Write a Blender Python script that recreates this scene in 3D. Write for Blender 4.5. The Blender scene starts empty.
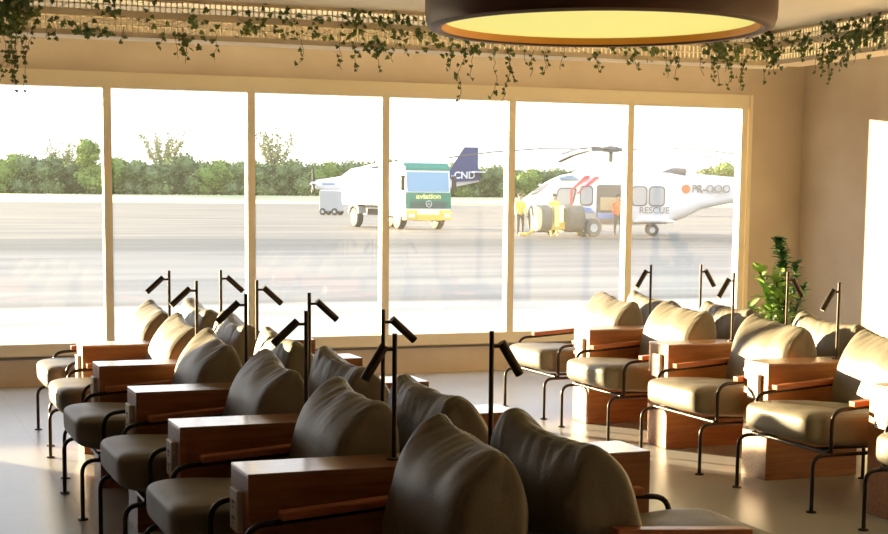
import bpy, bmesh, math, random
from mathutils import Vector, Matrix, noise
random.seed(7)
PI = math.pi
SC = bpy.context.scene
COL = SC.collection

# ------------------------------------------------------------------ materials
def new_mat(name):
    m = bpy.data.materials.new(name); m.use_nodes = True
    return m, m.node_tree, m.node_tree.nodes['Principled BSDF']

def mat(name, col, rough=0.6, metal=0.0, col2=None, scale=8.0, stretch=(1, 1, 1), bump=0.0, bscale=None,
        detail=4.0, lo=0.35, hi=0.65, emit=None, estr=0.0, spec=0.5, sheen=0.0, coat=0.0):
    m, t, b = new_mat(name)
    b.inputs['Base Color'].default_value = (*col, 1)
    b.inputs['Roughness'].default_value = rough
    b.inputs['Metallic'].default_value = metal
    b.inputs['Specular IOR Level'].default_value = spec
    if sheen: b.inputs['Sheen Weight'].default_value = sheen
    if coat:
        b.inputs['Coat Weight'].default_value = coat; b.inputs['Coat Roughness'].default_value = 0.2
    tc = t.nodes.new('ShaderNodeTexCoord'); mp = t.nodes.new('ShaderNodeMapping')
    mp.inputs['Scale'].default_value = stretch
    t.links.new(tc.outputs['Object'], mp.inputs[0])
    if col2:
        n = t.nodes.new('ShaderNodeTexNoise'); n.inputs['Scale'].default_value = scale
        n.inputs['Detail'].default_value = detail
        t.links.new(mp.outputs[0], n.inputs['Vector'])
        r = t.nodes.new('ShaderNodeValToRGB')
        r.color_ramp.elements[0].position = lo; r.color_ramp.elements[0].color = (*col, 1)
        r.color_ramp.elements[1].position = hi; r.color_ramp.elements[1].color = (*col2, 1)
        t.links.new(n.outputs['Fac'], r.inputs[0]); t.links.new(r.outputs[0], b.inputs['Base Color'])
    if bump:
        n2 = t.nodes.new('ShaderNodeTexNoise'); n2.inputs['Scale'].default_value = bscale or scale * 4
        n2.inputs['Detail'].default_value = 5
        t.links.new(mp.outputs[0], n2.inputs['Vector'])
        bp = t.nodes.new('ShaderNodeBump'); bp.inputs['Strength'].default_value = bump
        bp.inputs['Distance'].default_value = 0.01
        t.links.new(n2.outputs['Fac'], bp.inputs['Height']); t.links.new(bp.outputs[0], b.inputs['Normal'])
    if emit:
        b.inputs['Emission Color'].default_value = (*emit, 1); b.inputs['Emission Strength'].default_value = estr
    return m

M = {}
M['plaster'] = mat('wall_plaster', (0.55, 0.45, 0.34), 0.85, col2=(0.65, 0.56, 0.45), scale=1.6, bump=0.15, bscale=14, lo=.3, hi=.7)
M['fill_cutter'] = mat('fill_cutting_dark_wall', (0.09, 0.05, 0.03), 0.6, col2=(0.14, 0.08, 0.045), scale=3, stretch=(1, 6, 1))  # invented dark finish for unseen walls, cuts fill light on the left block
M['ceiling'] = mat('ceiling_paint', (0.74, 0.70, 0.62), 0.9, col2=(0.78, 0.74, 0.66), scale=1.2)
M['frame'] = mat('window_frame_paint', (0.78, 0.70, 0.52), 0.45, col2=(0.82, 0.74, 0.56), scale=2)
M['wood'] = mat('reddish_wood', (0.28, 0.100, 0.030), 0.42, coat=0.2, col2=(0.40, 0.16, 0.048), scale=5, stretch=(1.0, 9, 14), bump=0.05, bscale=30, lo=.3, hi=.7)
M['woodtop'] = mat('lacquered_wood_top', (0.28, 0.100, 0.030), 0.3, coat=1.0, col2=(0.40, 0.16, 0.048), scale=5, stretch=(1.0, 9, 14), spec=0.8)
M['woodtop'].node_tree.nodes['Principled BSDF'].inputs['Coat IOR'].default_value = 2.1
M['pad'] = mat('armrest_wood', (0.46, 0.15, 0.07), 0.30, col2=(0.55, 0.20, 0.09), scale=6, stretch=(1, 12, 12))
M['fabric'] = mat('grey_olive_leather', (0.20, 0.178, 0.135), 0.45, col2=(0.235, 0.21, 0.16), scale=9, bump=0.12, bscale=90, spec=0.45)
M['metal'] = mat('black_bronze_tube', (0.030, 0.022, 0.018), 0.32, metal=0.6, col2=(0.04, 0.03, 0.024), scale=20)
M['lampmetal'] = mat('bronze_lamp_metal', (0.055, 0.042, 0.034), 0.38, metal=0.6, col2=(0.07, 0.052, 0.04), scale=20)
M['plate'] = mat('white_socket_plastic', (0.75, 0.72, 0.66), 0.4)
M['dark'] = mat('black_plastic', (0.02, 0.02, 0.02), 0.5)
M['trellis'] = mat('cream_trellis_wire', (0.88, 0.80, 0.62), 0.6)
M['rail'] = mat('cream_trellis_rail', (0.62, 0.53, 0.38), 0.6, col2=(0.68, 0.58, 0.42), scale=3)
M['led'] = mat('warm_led_strip', (1, .8, .4), 0.5, emit=(1.0, 0.84, 0.48), estr=8.0)
M['ivy'] = mat('ivy_leaf', (0.06, 0.11, 0.03), 0.5, col2=(0.15, 0.20, 0.05), scale=6)
M['stem'] = mat('brown_stem', (0.10, 0.07, 0.03), 0.8)
M['leafdark'] = mat('dark_plant_leaf', (0.03, 0.09, 0.03), 0.35, col2=(0.06, 0.14, 0.04), scale=7)
M['leafbright'] = mat('bright_plant_leaf', (0.16, 0.30, 0.05), 0.35, col2=(0.30, 0.42, 0.10), scale=7)
M['pot'] = mat('dark_plant_pot', (0.10, 0.09, 0.08), 0.6, col2=(0.14, 0.12, 0.10), scale=5)
M['soil'] = mat('potting_soil', (0.05, 0.035, 0.02), 0.95)
M['drum'] = mat('brown_lamp_drum', (0.085, 0.030, 0.018), 0.5, col2=(0.11, 0.04, 0.022), scale=6)
M['lip'] = mat('orange_lit_inner_lip', (0.75, 0.30, 0.06), 0.55, col2=(0.8, 0.34, 0.07), scale=4)  # orange of the lamp's glow put into the lip's base colour
M['diffuser'] = mat('glowing_lamp_diffuser', (0.5, 0.45, 0.2), 0.6, emit=(0.45, 0.415, 0.11), estr=1.0)
M['fill_light'] = mat('fill_light_glow', (0.9, 0.9, 0.8), 0.6, emit=(1.0, 0.80, 0.55), estr=11.0)  # glow of the added fill lights
M['white'] = mat('white_paint', (0.80, 0.80, 0.80), 0.35, col2=(0.86, 0.86, 0.86), scale=1)
M['tyre'] = mat('tyre_rubber', (0.07, 0.07, 0.065), 0.8)
M['greytyre'] = mat('worn_grey_rubber', (0.17, 0.16, 0.13), 0.8)
M['hub'] = mat('wheel_hub', (0.5, 0.5, 0.48), 0.5)
M['green'] = mat('truck_green_paint', (0.01, 0.20, 0.13), 0.35, coat=.4)
M['yellow'] = mat('yellow_paint', (0.80, 0.55, 0.10), 0.4)
M['paleyellow'] = mat('pale_yellow_paint', (0.85, 0.80, 0.30), 0.4)
M['glassdark'] = mat('vehicle_glass', (0.20, 0.36, 0.52), 0.15, spec=0.6)
M['grille'] = mat('dark_grille', (0.08, 0.10, 0.11), 0.5)
M['red'] = mat('red_paint', (0.75, 0.12, 0.14), 0.5)
M['orange'] = mat('orange_paint', (0.85, 0.20, 0.07), 0.6)
M['navy'] = mat('navy_paint', (0.03, 0.05, 0.16), 0.4)
M['bluetext'] = mat('blue_lettering', (0.25, 0.33, 0.6), 0.5)
M['greytext'] = mat('grey_lettering', (0.25, 0.25, 0.25), 0.5)
M['whitetext'] = mat('white_lettering', (0.85, 0.85, 0.85), 0.5)
M['greydark'] = mat('dark_grey_metal', (0.16, 0.15, 0.14), 0.6)
M['greylight'] = mat('light_grey_metal', (0.45, 0.45, 0.44), 0.5)
M['vest'] = mat('hi_vis_vest', (0.70, 0.62, 0.12), 0.8)
M['trousers'] = mat('dark_trousers', (0.09, 0.09, 0.10), 0.9)
M['skin'] = mat('skin', (0.45, 0.28, 0.20), 0.6)
M['hair'] = mat('dark_hair', (0.04, 0.03, 0.025), 0.7)
M['seatcloth'] = mat('helicopter_seat_cloth', (0.55, 0.42, 0.25), 0.8)
M['trunk'] = mat('tree_bark', (0.16, 0.12, 0.08), 0.9)
M['tree1'] = mat('tree_foliage_dark', (0.14, 0.19, 0.09), 0.8, col2=(0.21, 0.27, 0.11), scale=0.25)
M['tree2'] = mat('tree_foliage_light', (0.20, 0.28, 0.07), 0.8, col2=(0.30, 0.38, 0.12), scale=0.25)
M['tree3'] = mat('tree_foliage_olive', (0.26, 0.27, 0.13), 0.8, col2=(0.34, 0.34, 0.18), scale=0.25)
M['grass'] = mat('dry_grass_verge', (0.40, 0.40, 0.20), 0.95, col2=(0.50, 0.48, 0.28), scale=0.05)

def floor_mat():
    m, t, b = new_mat('grey_floor_tiles')
    tc = t.nodes.new('ShaderNodeTexCoord')
    br = t.nodes.new('ShaderNodeTexBrick')
    br.offset = 0.0; br.inputs['Scale'].default_value = 1.0
    br.inputs['Brick Width'].default_value = 1.2; br.inputs['Row Height'].default_value = 1.2
    br.inputs['Mortar Size'].default_value = 0.004; br.inputs['Mortar Smooth'].default_value = 0.3
    br.inputs['Color1'].default_value = (0.56, 0.555, 0.545, 1); br.inputs['Color2'].default_value = (0.575, 0.57, 0.56, 1)
    br.inputs['Mortar'].default_value = (0.47, 0.465, 0.455, 1)
    mp = t.nodes.new('ShaderNodeMapping'); mp.inputs['Location'].default_value = (0.2, -0.4, 0)
    t.links.new(tc.outputs['Object'], mp.inputs[0]); t.links.new(mp.outputs[0], br.inputs['Vector'])
    n = t.nodes.new('ShaderNodeTexNoise'); n.inputs['Scale'].default_value = 1.3; n.inputs['Detail'].default_value = 5
    t.links.new(tc.outputs['Object'], n.inputs['Vector'])
    mx = t.nodes.new('ShaderNodeMix'); mx.data_type = 'RGBA'; mx.blend_type = 'MULTIPLY'; mx.inputs[0].default_value = 0.25
    t.links.new(br.outputs['Color'], mx.inputs[6]); t.links.new(n.outputs['Fac'], mx.inputs[7])
    t.links.new(mx.outputs[2], b.inputs['Base Color'])
    b.inputs['Roughness'].default_value = 0.30
    b.inputs['Specular IOR Level'].default_value = 0.5
    return m
M['floor'] = floor_mat()

def glass_mat():
    m = bpy.data.materials.new('haze_veil_window_glass'); m.use_nodes = True
    t = m.node_tree; t.nodes.clear()
    out = t.nodes.new('ShaderNodeOutputMaterial')
    tr = t.nodes.new('ShaderNodeBsdfTransparent'); tr.inputs[0].default_value = (0.97, 0.98, 0.98, 1)
    gl = t.nodes.new('ShaderNodeBsdfGlossy'); gl.inputs['Roughness'].default_value = 0.0
    du = t.nodes.new('ShaderNodeBsdfTranslucent'); du.inputs[0].default_value = (0.9, 0.9, 0.88, 1)  # translucent share adds a pale veil, standing in for haze outside
    m1 = t.nodes.new('ShaderNodeMixShader'); m1.inputs[0].default_value = 0.028
    m2 = t.nodes.new('ShaderNodeMixShader'); m2.inputs[0].default_value = 0.007
    t.links.new(tr.outputs[0], m1.inputs[1]); t.links.new(gl.outputs[0], m1.inputs[2])
    t.links.new(m1.outputs[0], m2.inputs[1]); t.links.new(du.outputs[0], m2.inputs[2])
    t.links.new(m2.outputs[0], out.inputs[0])
    return m
M['glass'] = glass_mat()

def apron_mat():
    m, t, b = new_mat('apron_asphalt_and_concrete')
    tc = t.nodes.new('ShaderNodeTexCoord'); sp = t.nodes.new('ShaderNodeSeparateXYZ')
    n = t.nodes.new('ShaderNodeTexNoise'); n.inputs['Scale'].default_value = 0.05; n.inputs['Detail'].default_value = 6
    mp = t.nodes.new('ShaderNodeMapping'); mp.inputs['Scale'].default_value = (1, 3.2, 1); mp.inputs['Rotation'].default_value = (0, 0, -0.1)
    t.links.new(tc.outputs['Object'], mp.inputs[0]); t.links.new(mp.outputs[0], n.inputs['Vector'])
    t.links.new(tc.outputs['Object'], sp.inputs[0])
    # distance bands parallel to the terminal
    add = t.nodes.new('ShaderNodeMath'); add.operation = 'MULTIPLY_ADD'; add.inputs[1].default_value = 5.0
    t.links.new(n.outputs['Fac'], add.inputs[0]); t.links.new(sp.outputs['Y'], add.inputs[2])
    dv = t.nodes.new('ShaderNodeMath'); dv.operation = 'DIVIDE'; dv.inputs[1].default_value = 200.0
    t.links.new(add.outputs[0], dv.inputs[0])
    rp = t.nodes.new('ShaderNodeValToRGB'); cr = rp.color_ramp
    stops = [(0.0, (.50, .50, .49)), (0.118, (.50, .50, .49)), (0.121, (.16, .16, .17)), (0.126, (.30, .31, .32)), (0.21, (.24, .245, .26)),
             (0.235, (.10, .115, .13)), (0.275, (.11, .125, .135)), (0.29, (.25, .235, .22)), (0.5, (.27, .25, .225)), (1.0, (.24, .23, .21))]
    cr.elements[0].position = stops[0][0]; cr.elements[0].color = (*stops[0][1], 1)
    cr.elements[1].position = stops[-1][0]; cr.elements[1].color = (*stops[-1][1], 1)
    for p_, c_ in stops[1:-1]:
        e = cr.elements.new(p_); e.color = (*c_, 1)
    t.links.new(dv.outputs[0], rp.inputs[0])
    n2 = t.nodes.new('ShaderNodeTexNoise'); n2.inputs['Scale'].default_value = 0.22; n2.inputs['Detail'].default_value = 8
    mp2 = t.nodes.new('ShaderNodeMapping'); mp2.inputs['Scale'].default_value = (0.35, 2.0, 1)
    t.links.new(tc.outputs['Object'], mp2.inputs[0]); t.links.new(mp2.outputs[0], n2.inputs['Vector'])
    r2 = t.nodes.new('ShaderNodeValToRGB'); r2.color_ramp.elements[0].position = .36; r2.color_ramp.elements[0].color = (.40, .41, .45, 1)
    r2.color_ramp.elements[1].position = .6; r2.color_ramp.elements[1].color = (.74, .72, .68, 1)
    t.links.new(n2.outputs['Fac'], r2.inputs[0])
    mx = t.nodes.new('ShaderNodeMix'); mx.data_type = 'RGBA'; mx.blend_type = 'MULTIPLY'; mx.inputs[0].default_value = 1
    t.links.new(rp.outputs[0], mx.inputs[6]); t.links.new(r2.outputs[0], mx.inputs[7])
    t.links.new(mx.outputs[2], b.inputs['Base Color'])
    b.inputs['Roughness'].default_value = 0.65; b.inputs['Specular IOR Level'].default_value = 0.2
    return m
M['apron'] = apron_mat()

# ------------------------------------------------------------------ mesh helpers
class MB:
    def __init__(s): s.v = []; s.f = []
    def add(s, vs, fs, mtx=None):
        o = len(s.v)
        for p in vs:
            p = Vector(p)
            s.v.append(mtx @ p if mtx else p)
        s.f += [tuple(i + o for i in f) for f in fs]
        return s
    def box(s, x0, x1, y0, y1, z0, z1, mtx=None):
        vs = [(x0, y0, z0), (x1, y0, z0), (x1, y1, z0), (x0, y1, z0), (x0, y0, z1), (x1, y0, z1), (x1, y1, z1), (x0, y1, z1)]
        return s.add(vs, [(0, 3, 2, 1), (4, 5, 6, 7), (0, 1, 5, 4), (1, 2, 6, 5), (2, 3, 7, 6), (3, 0, 4, 7)], mtx)
    def loft(s, rings, cap=True, mtx=None):
        n = len(rings[0]); vs = [p for r in rings for p in r]; fs = []
        for i in range(len(rings) - 1):
            for j in range(n):
                k = (j + 1) % n
                fs.append((i * n + j, i * n + k, (i + 1) * n + k, (i + 1) * n + j))
        if cap:
            fs.append(tuple(reversed(range(n)))); fs.append(tuple((len(rings) - 1) * n + j for j in range(n)))
        return s.add(vs, fs, mtx)
    def tube(s, pts, r, n=10, mtx=None):
        pts = [Vector(p) for p in pts]; rings = []; N = None
        rr = r if isinstance(r, (list, tuple)) else [r] * len(pts)
        for i, p in enumerate(pts):
            a = pts[max(i - 1, 0)]; b = pts[min(i + 1, len(pts) - 1)]
            T = (b - a).normalized()
            if N is None:
                N = T.orthogonal().normalized()
            else:
                N = (N - T * N.dot(T)); N = N.normalized() if N.length > 1e-6 else T.orthogonal().normalized()
            B = T.cross(N)
            rings.append([p + (N * math.cos(2 * PI * j / n) + B * math.sin(2 * PI * j / n)) * rr[i] for j in range(n)])
        return s.loft(rings, True, mtx)
    def lathe(s, prof, n=24, mtx=None, cap=False):
        rings = [[(r * math.cos(2 * PI * j / n), r * math.sin(2 * PI * j / n), z) for j in range(n)] for r, z in prof]
        return s.loft(rings, cap, mtx)
    def prism(s, poly, y0, y1, mtx=None):      # poly in x,z, extruded along y
        n = len(poly); vs = [(x, y0, z) for x, z in poly] + [(x, y1, z) for x, z in poly]
        fs = [(i, (i + 1) % n, n + (i + 1) % n, n + i) for i in range(n)] + [tuple(reversed(range(n))), tuple(range(n, 2 * n))]
        return s.add(vs, fs, mtx)
    def ball(s, c, r, sub=2, sc=(1, 1, 1)):
        b = bmesh.new(); bmesh.ops.create_icosphere(b, subdivisions=sub, radius=r)
        vs = [(v.co.x * sc[0] + c[0], v.co.y * sc[1] + c[1], v.co.z * sc[2] + c[2]) for v in b.verts]
        fs = [tuple(v.index for v in f.verts) for f in b.faces]; b.free()
        return s.add(vs, fs)
    def build(s, name, m, parent=None, smooth=False, bevel=0, fix=True, loc=None):
        me = bpy.data.meshes.new(name); me.from_pydata([tuple(p) for p in s.v], [], s.f)
        b = bmesh.new(); b.from_mesh(me)
        if fix: bmesh.ops.recalc_face_normals(b, faces=b.faces)
        if bevel:
            bmesh.ops.bevel(b, geom=list(b.edges), offset=bevel, segments=2, affect='EDGES', profile=0.5)
        b.to_mesh(me); b.free()
        me.materials.append(m)
        if smooth:
            for p in me.polygons: p.use_smooth = True
            if smooth != 'all':
                try: me.set_sharp_from_angle(angle=math.radians(40))
                except Exception: pass
        o = bpy.data.objects.new(name, me); COL.objects.link(o)
        if parent: o.parent = parent
        if loc: o.location = loc
        return o

def bend(pts, rad, seg=6):
    pts = [Vector(p) for p in pts]; out = [pts[0]]
    for i in range(1, len(pts) - 1):
        p = pts[i]; a = (pts[i - 1] - p).normalized(); b = (pts[i + 1] - p).normalized()
        A = p + a * rad; B = p + b * rad
        for k in range(seg + 1):
            t = k / seg
            out.append(A * (1 - t) ** 2 + p * 2 * t * (1 - t) + B * t * t)
    out.append(pts[-1]); return out

def tag(o, label=None, cat=None, group=None, kind=None):
    if label: o['label'] = label
    if cat: o['category'] = cat
    if group: o['group'] = group
    if kind: o['kind'] = kind
    return o
def empty(name, loc=(0, 0, 0), rz=0.0, label=None, cat=None, group=None, kind=None):
    o = bpy.data.objects.new(name, None); COL.objects.link(o); o.empty_display_size = 0.1
    o.location = loc; o.rotation_euler = (0, 0, rz)
    return tag(o, label, cat, group, kind)
def copy_tree(o, parent=None):
    kids = list(o.children)
    c = o.copy(); COL.objects.link(c)
    if parent: c.parent = parent
    for ch in kids: copy_tree(ch, c)
    return c
def struct(name, mb, m, parent=None, **k):
    o = mb.build(name, m, parent, **k)
    if parent is None: o['kind'] = 'structure'
    return o

def text_mesh(name, s, size, m, parent, mtx, ext=0.004, bold=0.0, sx=1.0):
    c = bpy.data.curves.new(name, 'FONT'); c.body = s; c.size = size; c.extrude = ext; c.offset = bold
    c.align_x = 'CENTER'; c.align_y = 'CENTER'
    t = bpy.data.objects.new('tmp', c); COL.objects.link(t)
    dg = bpy.context.evaluated_depsgraph_get(); me = bpy.data.meshes.new_from_object(t.evaluated_get(dg))
    bpy.data.objects.remove(t); me.transform(mtx @ Matrix.Diagonal((sx, 1, 1, 1))); me.name = name
    me.materials.clear(); me.materials.append(m)
    o = bpy.data.objects.new(name, me); COL.objects.link(o); o.parent = parent
    return o

# ------------------------------------------------------------------ room
YW = 12.62; XR = 8.70; XL = -2.0; YB = -4.0; ZC = 3.05
SILL = 0.355; HEAD = 2.46; WX0 = -1.725; WX1 = 7.995; PITCH = 1.2165
struct('floor', MB().box(XL - .2, XR + .2, YB - .2, YW + .14, -.12, 0), M['floor'])
struct('ceiling', MB().box(XL - .2, XR + .2, YB - .2, YW + .14, ZC, ZC + .2), M['ceiling'])
w = MB(); w.box(XL - .2, XR + .2, YW, YW + .12, 0, SILL - .10); w.box(XL - .2, XR + .2, YW, YW + .12, HEAD + .13, ZC)
w.box(XL - .2, WX0 - .08, YW, YW + .12, SILL - .10, HEAD + .13); w.box(WX1 + .10, XR + .2, YW, YW + .12, SILL - .10, HEAD + .13)
struct('wall_back', w, M['plaster'])
struct('wall_right', MB().box(XR, XR + .2, YB - .2, YW, 0, ZC), M['plaster'])
struct('wall_left', MB().box(XL - .2, XL, YB - .2, YW, 0, ZC), M['fill_cutter'])
struct('wall_front', MB().box(XL, XR, YB - .2, YB, 0, ZC), M['fill_cutter'])
# big window: one frame, eight panes
fr = MB()
fr.box(WX0 - .08, WX1 + .10, YW - .012, YW + .09, HEAD, HEAD + .13)
fr.box(WX0 - .08, WX1 + .10, YW - .03, YW + .09, SILL - .10, SILL)
fr.box(WX1, WX1 + .065, YW - .012, YW + .09, SILL, HEAD)
fr.box(WX1 + .082, WX1 + .115, YW - .022, YW + .02, SILL - .1, HEAD + .13)
fr.box(WX0 - .08, WX0, YW - .012, YW + .09, SILL, HEAD)
struct('trim_1', fr, M['frame'])
struct('sill_shadow_line', MB().box(XL, XR, YW - .02, YW - .0005, SILL - .128, SILL - .112), M['greydark'])  # dark strip built in for the shadow line under the sill
for i in range(8):
    x0 = WX0 + i * PITCH; x1 = x0 + PITCH if i < 7 else WX1
    wn = MB()
    if i: wn.box(x0 - .034, x0 + .034, YW - .008, YW + .088, SILL, HEAD)
    else: wn.box(x0, x0 + .034, YW - .008, YW + .088, SILL, HEAD)
    o = struct('window_%d' % (i + 1), wn, M['frame'])
    MB().box(x0 + .034, x1 - (.034 if i < 7 else 0), YW + .05, YW + .054, SILL, HEAD).build('glass_pane', M['glass'], o)
# ------------------------------------------------------------------ trellis along two walls
TX = XR - 1.2; TY = YW - 1.2
def trellis_mesh(a, b, along, z0, z1, step=.042):
    m = MB(); r = .0048; L = b - a; n = int(L / step)
    for i in range(n + 1):
        u = a + i * L / n
        if along == 'x': m.box(u - r, u + r, TY - r, TY + r, z0, z1)
        else: m.box(TX - r, TX + r, u - r, u + r, z0, z1)
    k = max(1, round((z1 - z0) / step))
    for j in range(k + 1):
        z = z0 + (z1 - z0) * j / k
        if along == 'x': m.box(a, b, TY - r, TY + r, z - r, z + r)
        else: m.box(TX - r, TX + r, a, b, z - r, z + r)
    return m
def rails(along, a, b):
    m = []
    for z0, z1, d in ((2.752, 2.790, .03), (2.895, 2.945, .02), (3.03, 3.05, .02)):
        q = MB()
        if along == 'x': q.box(a, b, TY - d, TY + .03, z0, z1)
        else: q.box(TX - d, TX + .03, a, b, z0, z1)
        m.append(q)
    return m
for along, a, b, lab in (('x', XL + .02, TX, 'cream wire trellis trough hanging below the ceiling in front of the windows'),
                         ('y', 0.5, TY - .04, 'cream wire trellis trough below the ceiling along the right wall')):
    t = empty('wire_trellis', (0, 0, 0), 0, lab, 'trellis')
    trellis_mesh(a, b, along, 2.79, 2.895).build('mesh_panel', M['trellis'], t)
    trellis_mesh(a, b, along, 2.945, 3.03).build('mesh_panel', M['trellis'], t)
    for q in rails(along, a, b): q.build('rail', M['rail'], t)
    q = MB()
    if along == 'x': q.box(a, b + .2, TY + .03, TY + .27, 2.752, 2.765)
    else: q.box(TX + .03, TX + .27, a, b - .03, 2.752, 2.765)
    q.build('tray', M['rail'], t)
    q = MB()
    if along == 'x': q.box(a, b, TY + .06, TY + .075, 2.7655, 2.800)
    else: q.box(TX + .06, TX + .075, a, b - .03, 2.7655, 2.800)
    o = q.build('led_strip', M['led'], t); o['label'] = 'glowing warm light strip'

IVY = [(-.5, 0), (-.32, .22), (-.52, .42), (-.25, .5), (-.16, .82), (0, 1.02), (.16, .82), (.25, .5), (.52, .42), (.32, .22), (.5, 0), (.2, -.1), (0, -.02), (-.2, -.1)]
def leaf(mb, p, s, nrm, roll):
    z = Vector(nrm).normalized(); x = z.orthogonal().normalized(); y = z.cross(x)
    c, q = math.cos(roll), math.sin(roll)
    X = x * c + y * q; Y = y * c - x * q
    vs = [p + X * (u * s) + Y * ((v - .4) * s) + z * (-.25 * s * abs(u)) for u, v in IVY]
    mb.add(vs, [tuple(range(len(vs)))])
def ivy_plant(along, a, b, nstr, maxlen, dens, lab, rnd, clump=0):
    dens *= .8
    t = empty('ivy_plant', ((a + b) / 2, TY, 2.77) if along == 'x' else (TX, (a + b) / 2, 2.77), 0, lab, 'plant')
    inv = -t.location
    lf = MB(); st = MB()
    def P(u, off, z): return (Vector((u, TY - off, z)) if along == 'x' else Vector((TX - off, u, z))) + inv
    nrm0 = Vector((0, -1, 0)) if along == 'x' else Vector((-1, -.3, 0))
    def put(p, s):
        n = nrm0 + Vector((rnd.uniform(-.6, .6), rnd.uniform(-.6, .6), rnd.uniform(-.2, .8)))
        leaf(lf, p, s, n, rnd.uniform(0, 2 * PI))
    # creeping stems over the mesh
    u = a
    for k in range(3):
        z = 2.80 + .09 * k; pts = []; u = a + rnd.uniform(0, .2)
        while u < b:
            z += rnd.uniform(-.03, .03); z = min(max(z, 2.78), 3.02)
            p = P(u, .012 + rnd.uniform(0, .02), z); pts.append(p)
            if rnd.random() < dens: put(p + Vector((0, 0, rnd.uniform(-.03, .03))), rnd.uniform(.03, .058))
            u += .05
        if len(pts) > 2: st.tube(pts, .002, 4)
    # trailing strands
    for k in range(nstr):
        u = rnd.uniform(a, b); L = maxlen * rnd.uniform(.25, 1) ; z = 2.82; pts = [P(u, .04, 2.83)]
        while z > 2.78 - L:
            u += rnd.uniform(-.022, .022); z -= .035
            p = P(u, .045, z); pts.append(p)
            if rnd.random() < .75: put(p + (Vector((rnd.uniform(-.03, .03), 0, 0)) if along == 'x' else Vector((0, rnd.uniform(-.03, .03), 0))), rnd.uniform(.026, .046))
        st.tube(pts, .0022, 4)
    # dense knots of leaves
    for k in range(clump):
        cu = rnd.uniform(a, b); cz = rnd.uniform(2.76, 3.0)
        for j in range(rnd.randint(14, 30)):
            put(P(cu + rnd.gauss(0, .07), .03 + abs(rnd.gauss(0, .04)), cz + rnd.gauss(0, .06)), rnd.uniform(.03, .055))
    lf.build('foliage', M['ivy'], t, fix=False); st.build('stem', M['stem'], t)
rnd = random.Random(3)
ivy_plant('x', 0.95, 1.22, 9, .46, .9, 'dense dark ivy spilling from the trellis at the far left', rnd, 9)
ivy_plant('x', 1.3, 2.35, 4, .10, .22, 'ivy straggling over the trellis above the leftmost full window pane', rnd, 2)
ivy_plant('x', 2.2, 2.5, 4, .26, .5, 'ivy with a short hanging tuft above the second window pane', rnd, 1)
ivy_plant('x', 2.55, 3.7, 4, .18, .3, 'thin ivy along the trellis over the third window pane', rnd, 4)
ivy_plant('x', 3.7, 4.5, 5, .20, .35, 'ivy trailing from the trellis just left of the round pendant', rnd, 4)
ivy_plant('x', 4.5, 5.1, 5, .42, .45, 'ivy with the longest strands hanging below the left part of the pendant', rnd, 2)
ivy_plant('x', 5.1, 6.6, 12, .20, .35, 'ivy with many short strands beneath the right part of the pendant', rnd, 4)
ivy_plant('x', 6.6, 7.5, 7, .22, .6, 'thick ivy on the trellis near the inside corner of the room', rnd, 7)
ivy_plant('y', 9.9, 11.4, 8, .22, .5, 'ivy climbing the trellis on the right wall beside the corner', rnd, 8)
ivy_plant('y', 8.0, 9.9, 8, .22, .5, 'ivy on the trellis at the far right edge above the sunlit wall', rnd, 9)

# ------------------------------------------------------------------ pendant lamp
px_, py_, pz_ = 3.505, 6.87, 2.43
t = empty('pendant_lamp', (px_, py_, pz_), 0, 'huge round brown drum pendant with a glowing yellow underside', 'pendant lamp'); t.scale = (.975, .975, 1)
MB().lathe([(.845, .075), (.825, .015), (.835, .002), (.86, 0), (.885, .012), (.897, .05), (.90, .1), (.90, .34), (.885, .352), (.02, .352), (.02, .34), (.87, .335), (.87, .1), (.845, .075)], 96).build('drum', M['drum'], t, smooth=True)
MB().lathe([(.826, .012), (.812, .010), (.806, .03), (.80, .062), (.842, .07)], 96).build('inner_lip', M['lip'], t, smooth=True)
MB().lathe([(.0005, .045), (.4, .045), (.803, .045), (.803, .052), (.0005, .052)], 96).build('diffuser', M['diffuser'], t, smooth=True)
for a in range(3):
    MB().tube([(.5 * math.cos(a * 2.09), .5 * math.sin(a * 2.09), .35), (0, 0, .585)], .003, 6).build('cable', M['dark'], t)
MB().lathe([(.0005, .562), (.07, .562), (.07, .589), (.0005, .589)], 24).build('canopy', M['drum'], t, smooth=True)

# unseen fill lights added over the rest of the lounge, shaped as ceiling lights
dl = None
for i, (x, y) in enumerate([(5.8, 1.0), (7.0, 3.0), (7.4, 5.6), (7.6, 8.8)]):
    if dl is None:
        dl = empty('added_fill_light', (x, y, ZC), 0, 'unseen round fill light added over the rear of the lounge', 'fill light', 'added fill lights')
        MB().lathe([(.0005, -.012), (.15, -.012), (.15, -.008), (.0005, -.008)], 32).build('diffuser', M['fill_light'], dl, smooth=True)
        MB().lathe([(.15, -.001), (.15, -.016), (.165, -.02), (.18, -.012), (.18, -.001)], 32).build('ring', M['plate'], dl, smooth=True)
    else:
        c = copy_tree(dl); c.location = (x, y, ZC)

# ------------------------------------------------------------------ lounge chair
def cushion_cube(n, p, dims):
    """cube sphere with p-norm, n segments a side -> verts, faces, unit coords"""
    b = bmesh.new(); bmesh.ops.create_cube(b, size=2)
    bmesh.ops.subdivide_edges(b, edges=b.edges, cuts=n, use_grid_fill=True)
    vs = []; fs = [tuple(v.index for v in f.verts) for f in b.faces]
    for v in b.verts:
        c = Vector([math.sin(q * PI / 4) / math.sin(PI / 4) for q in v.co])
        d = (sum(abs(c[i]) ** p for i in range(3))) ** (1 / p)
        vs.append(c / d)
    b.free(); return vs, fs

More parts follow.
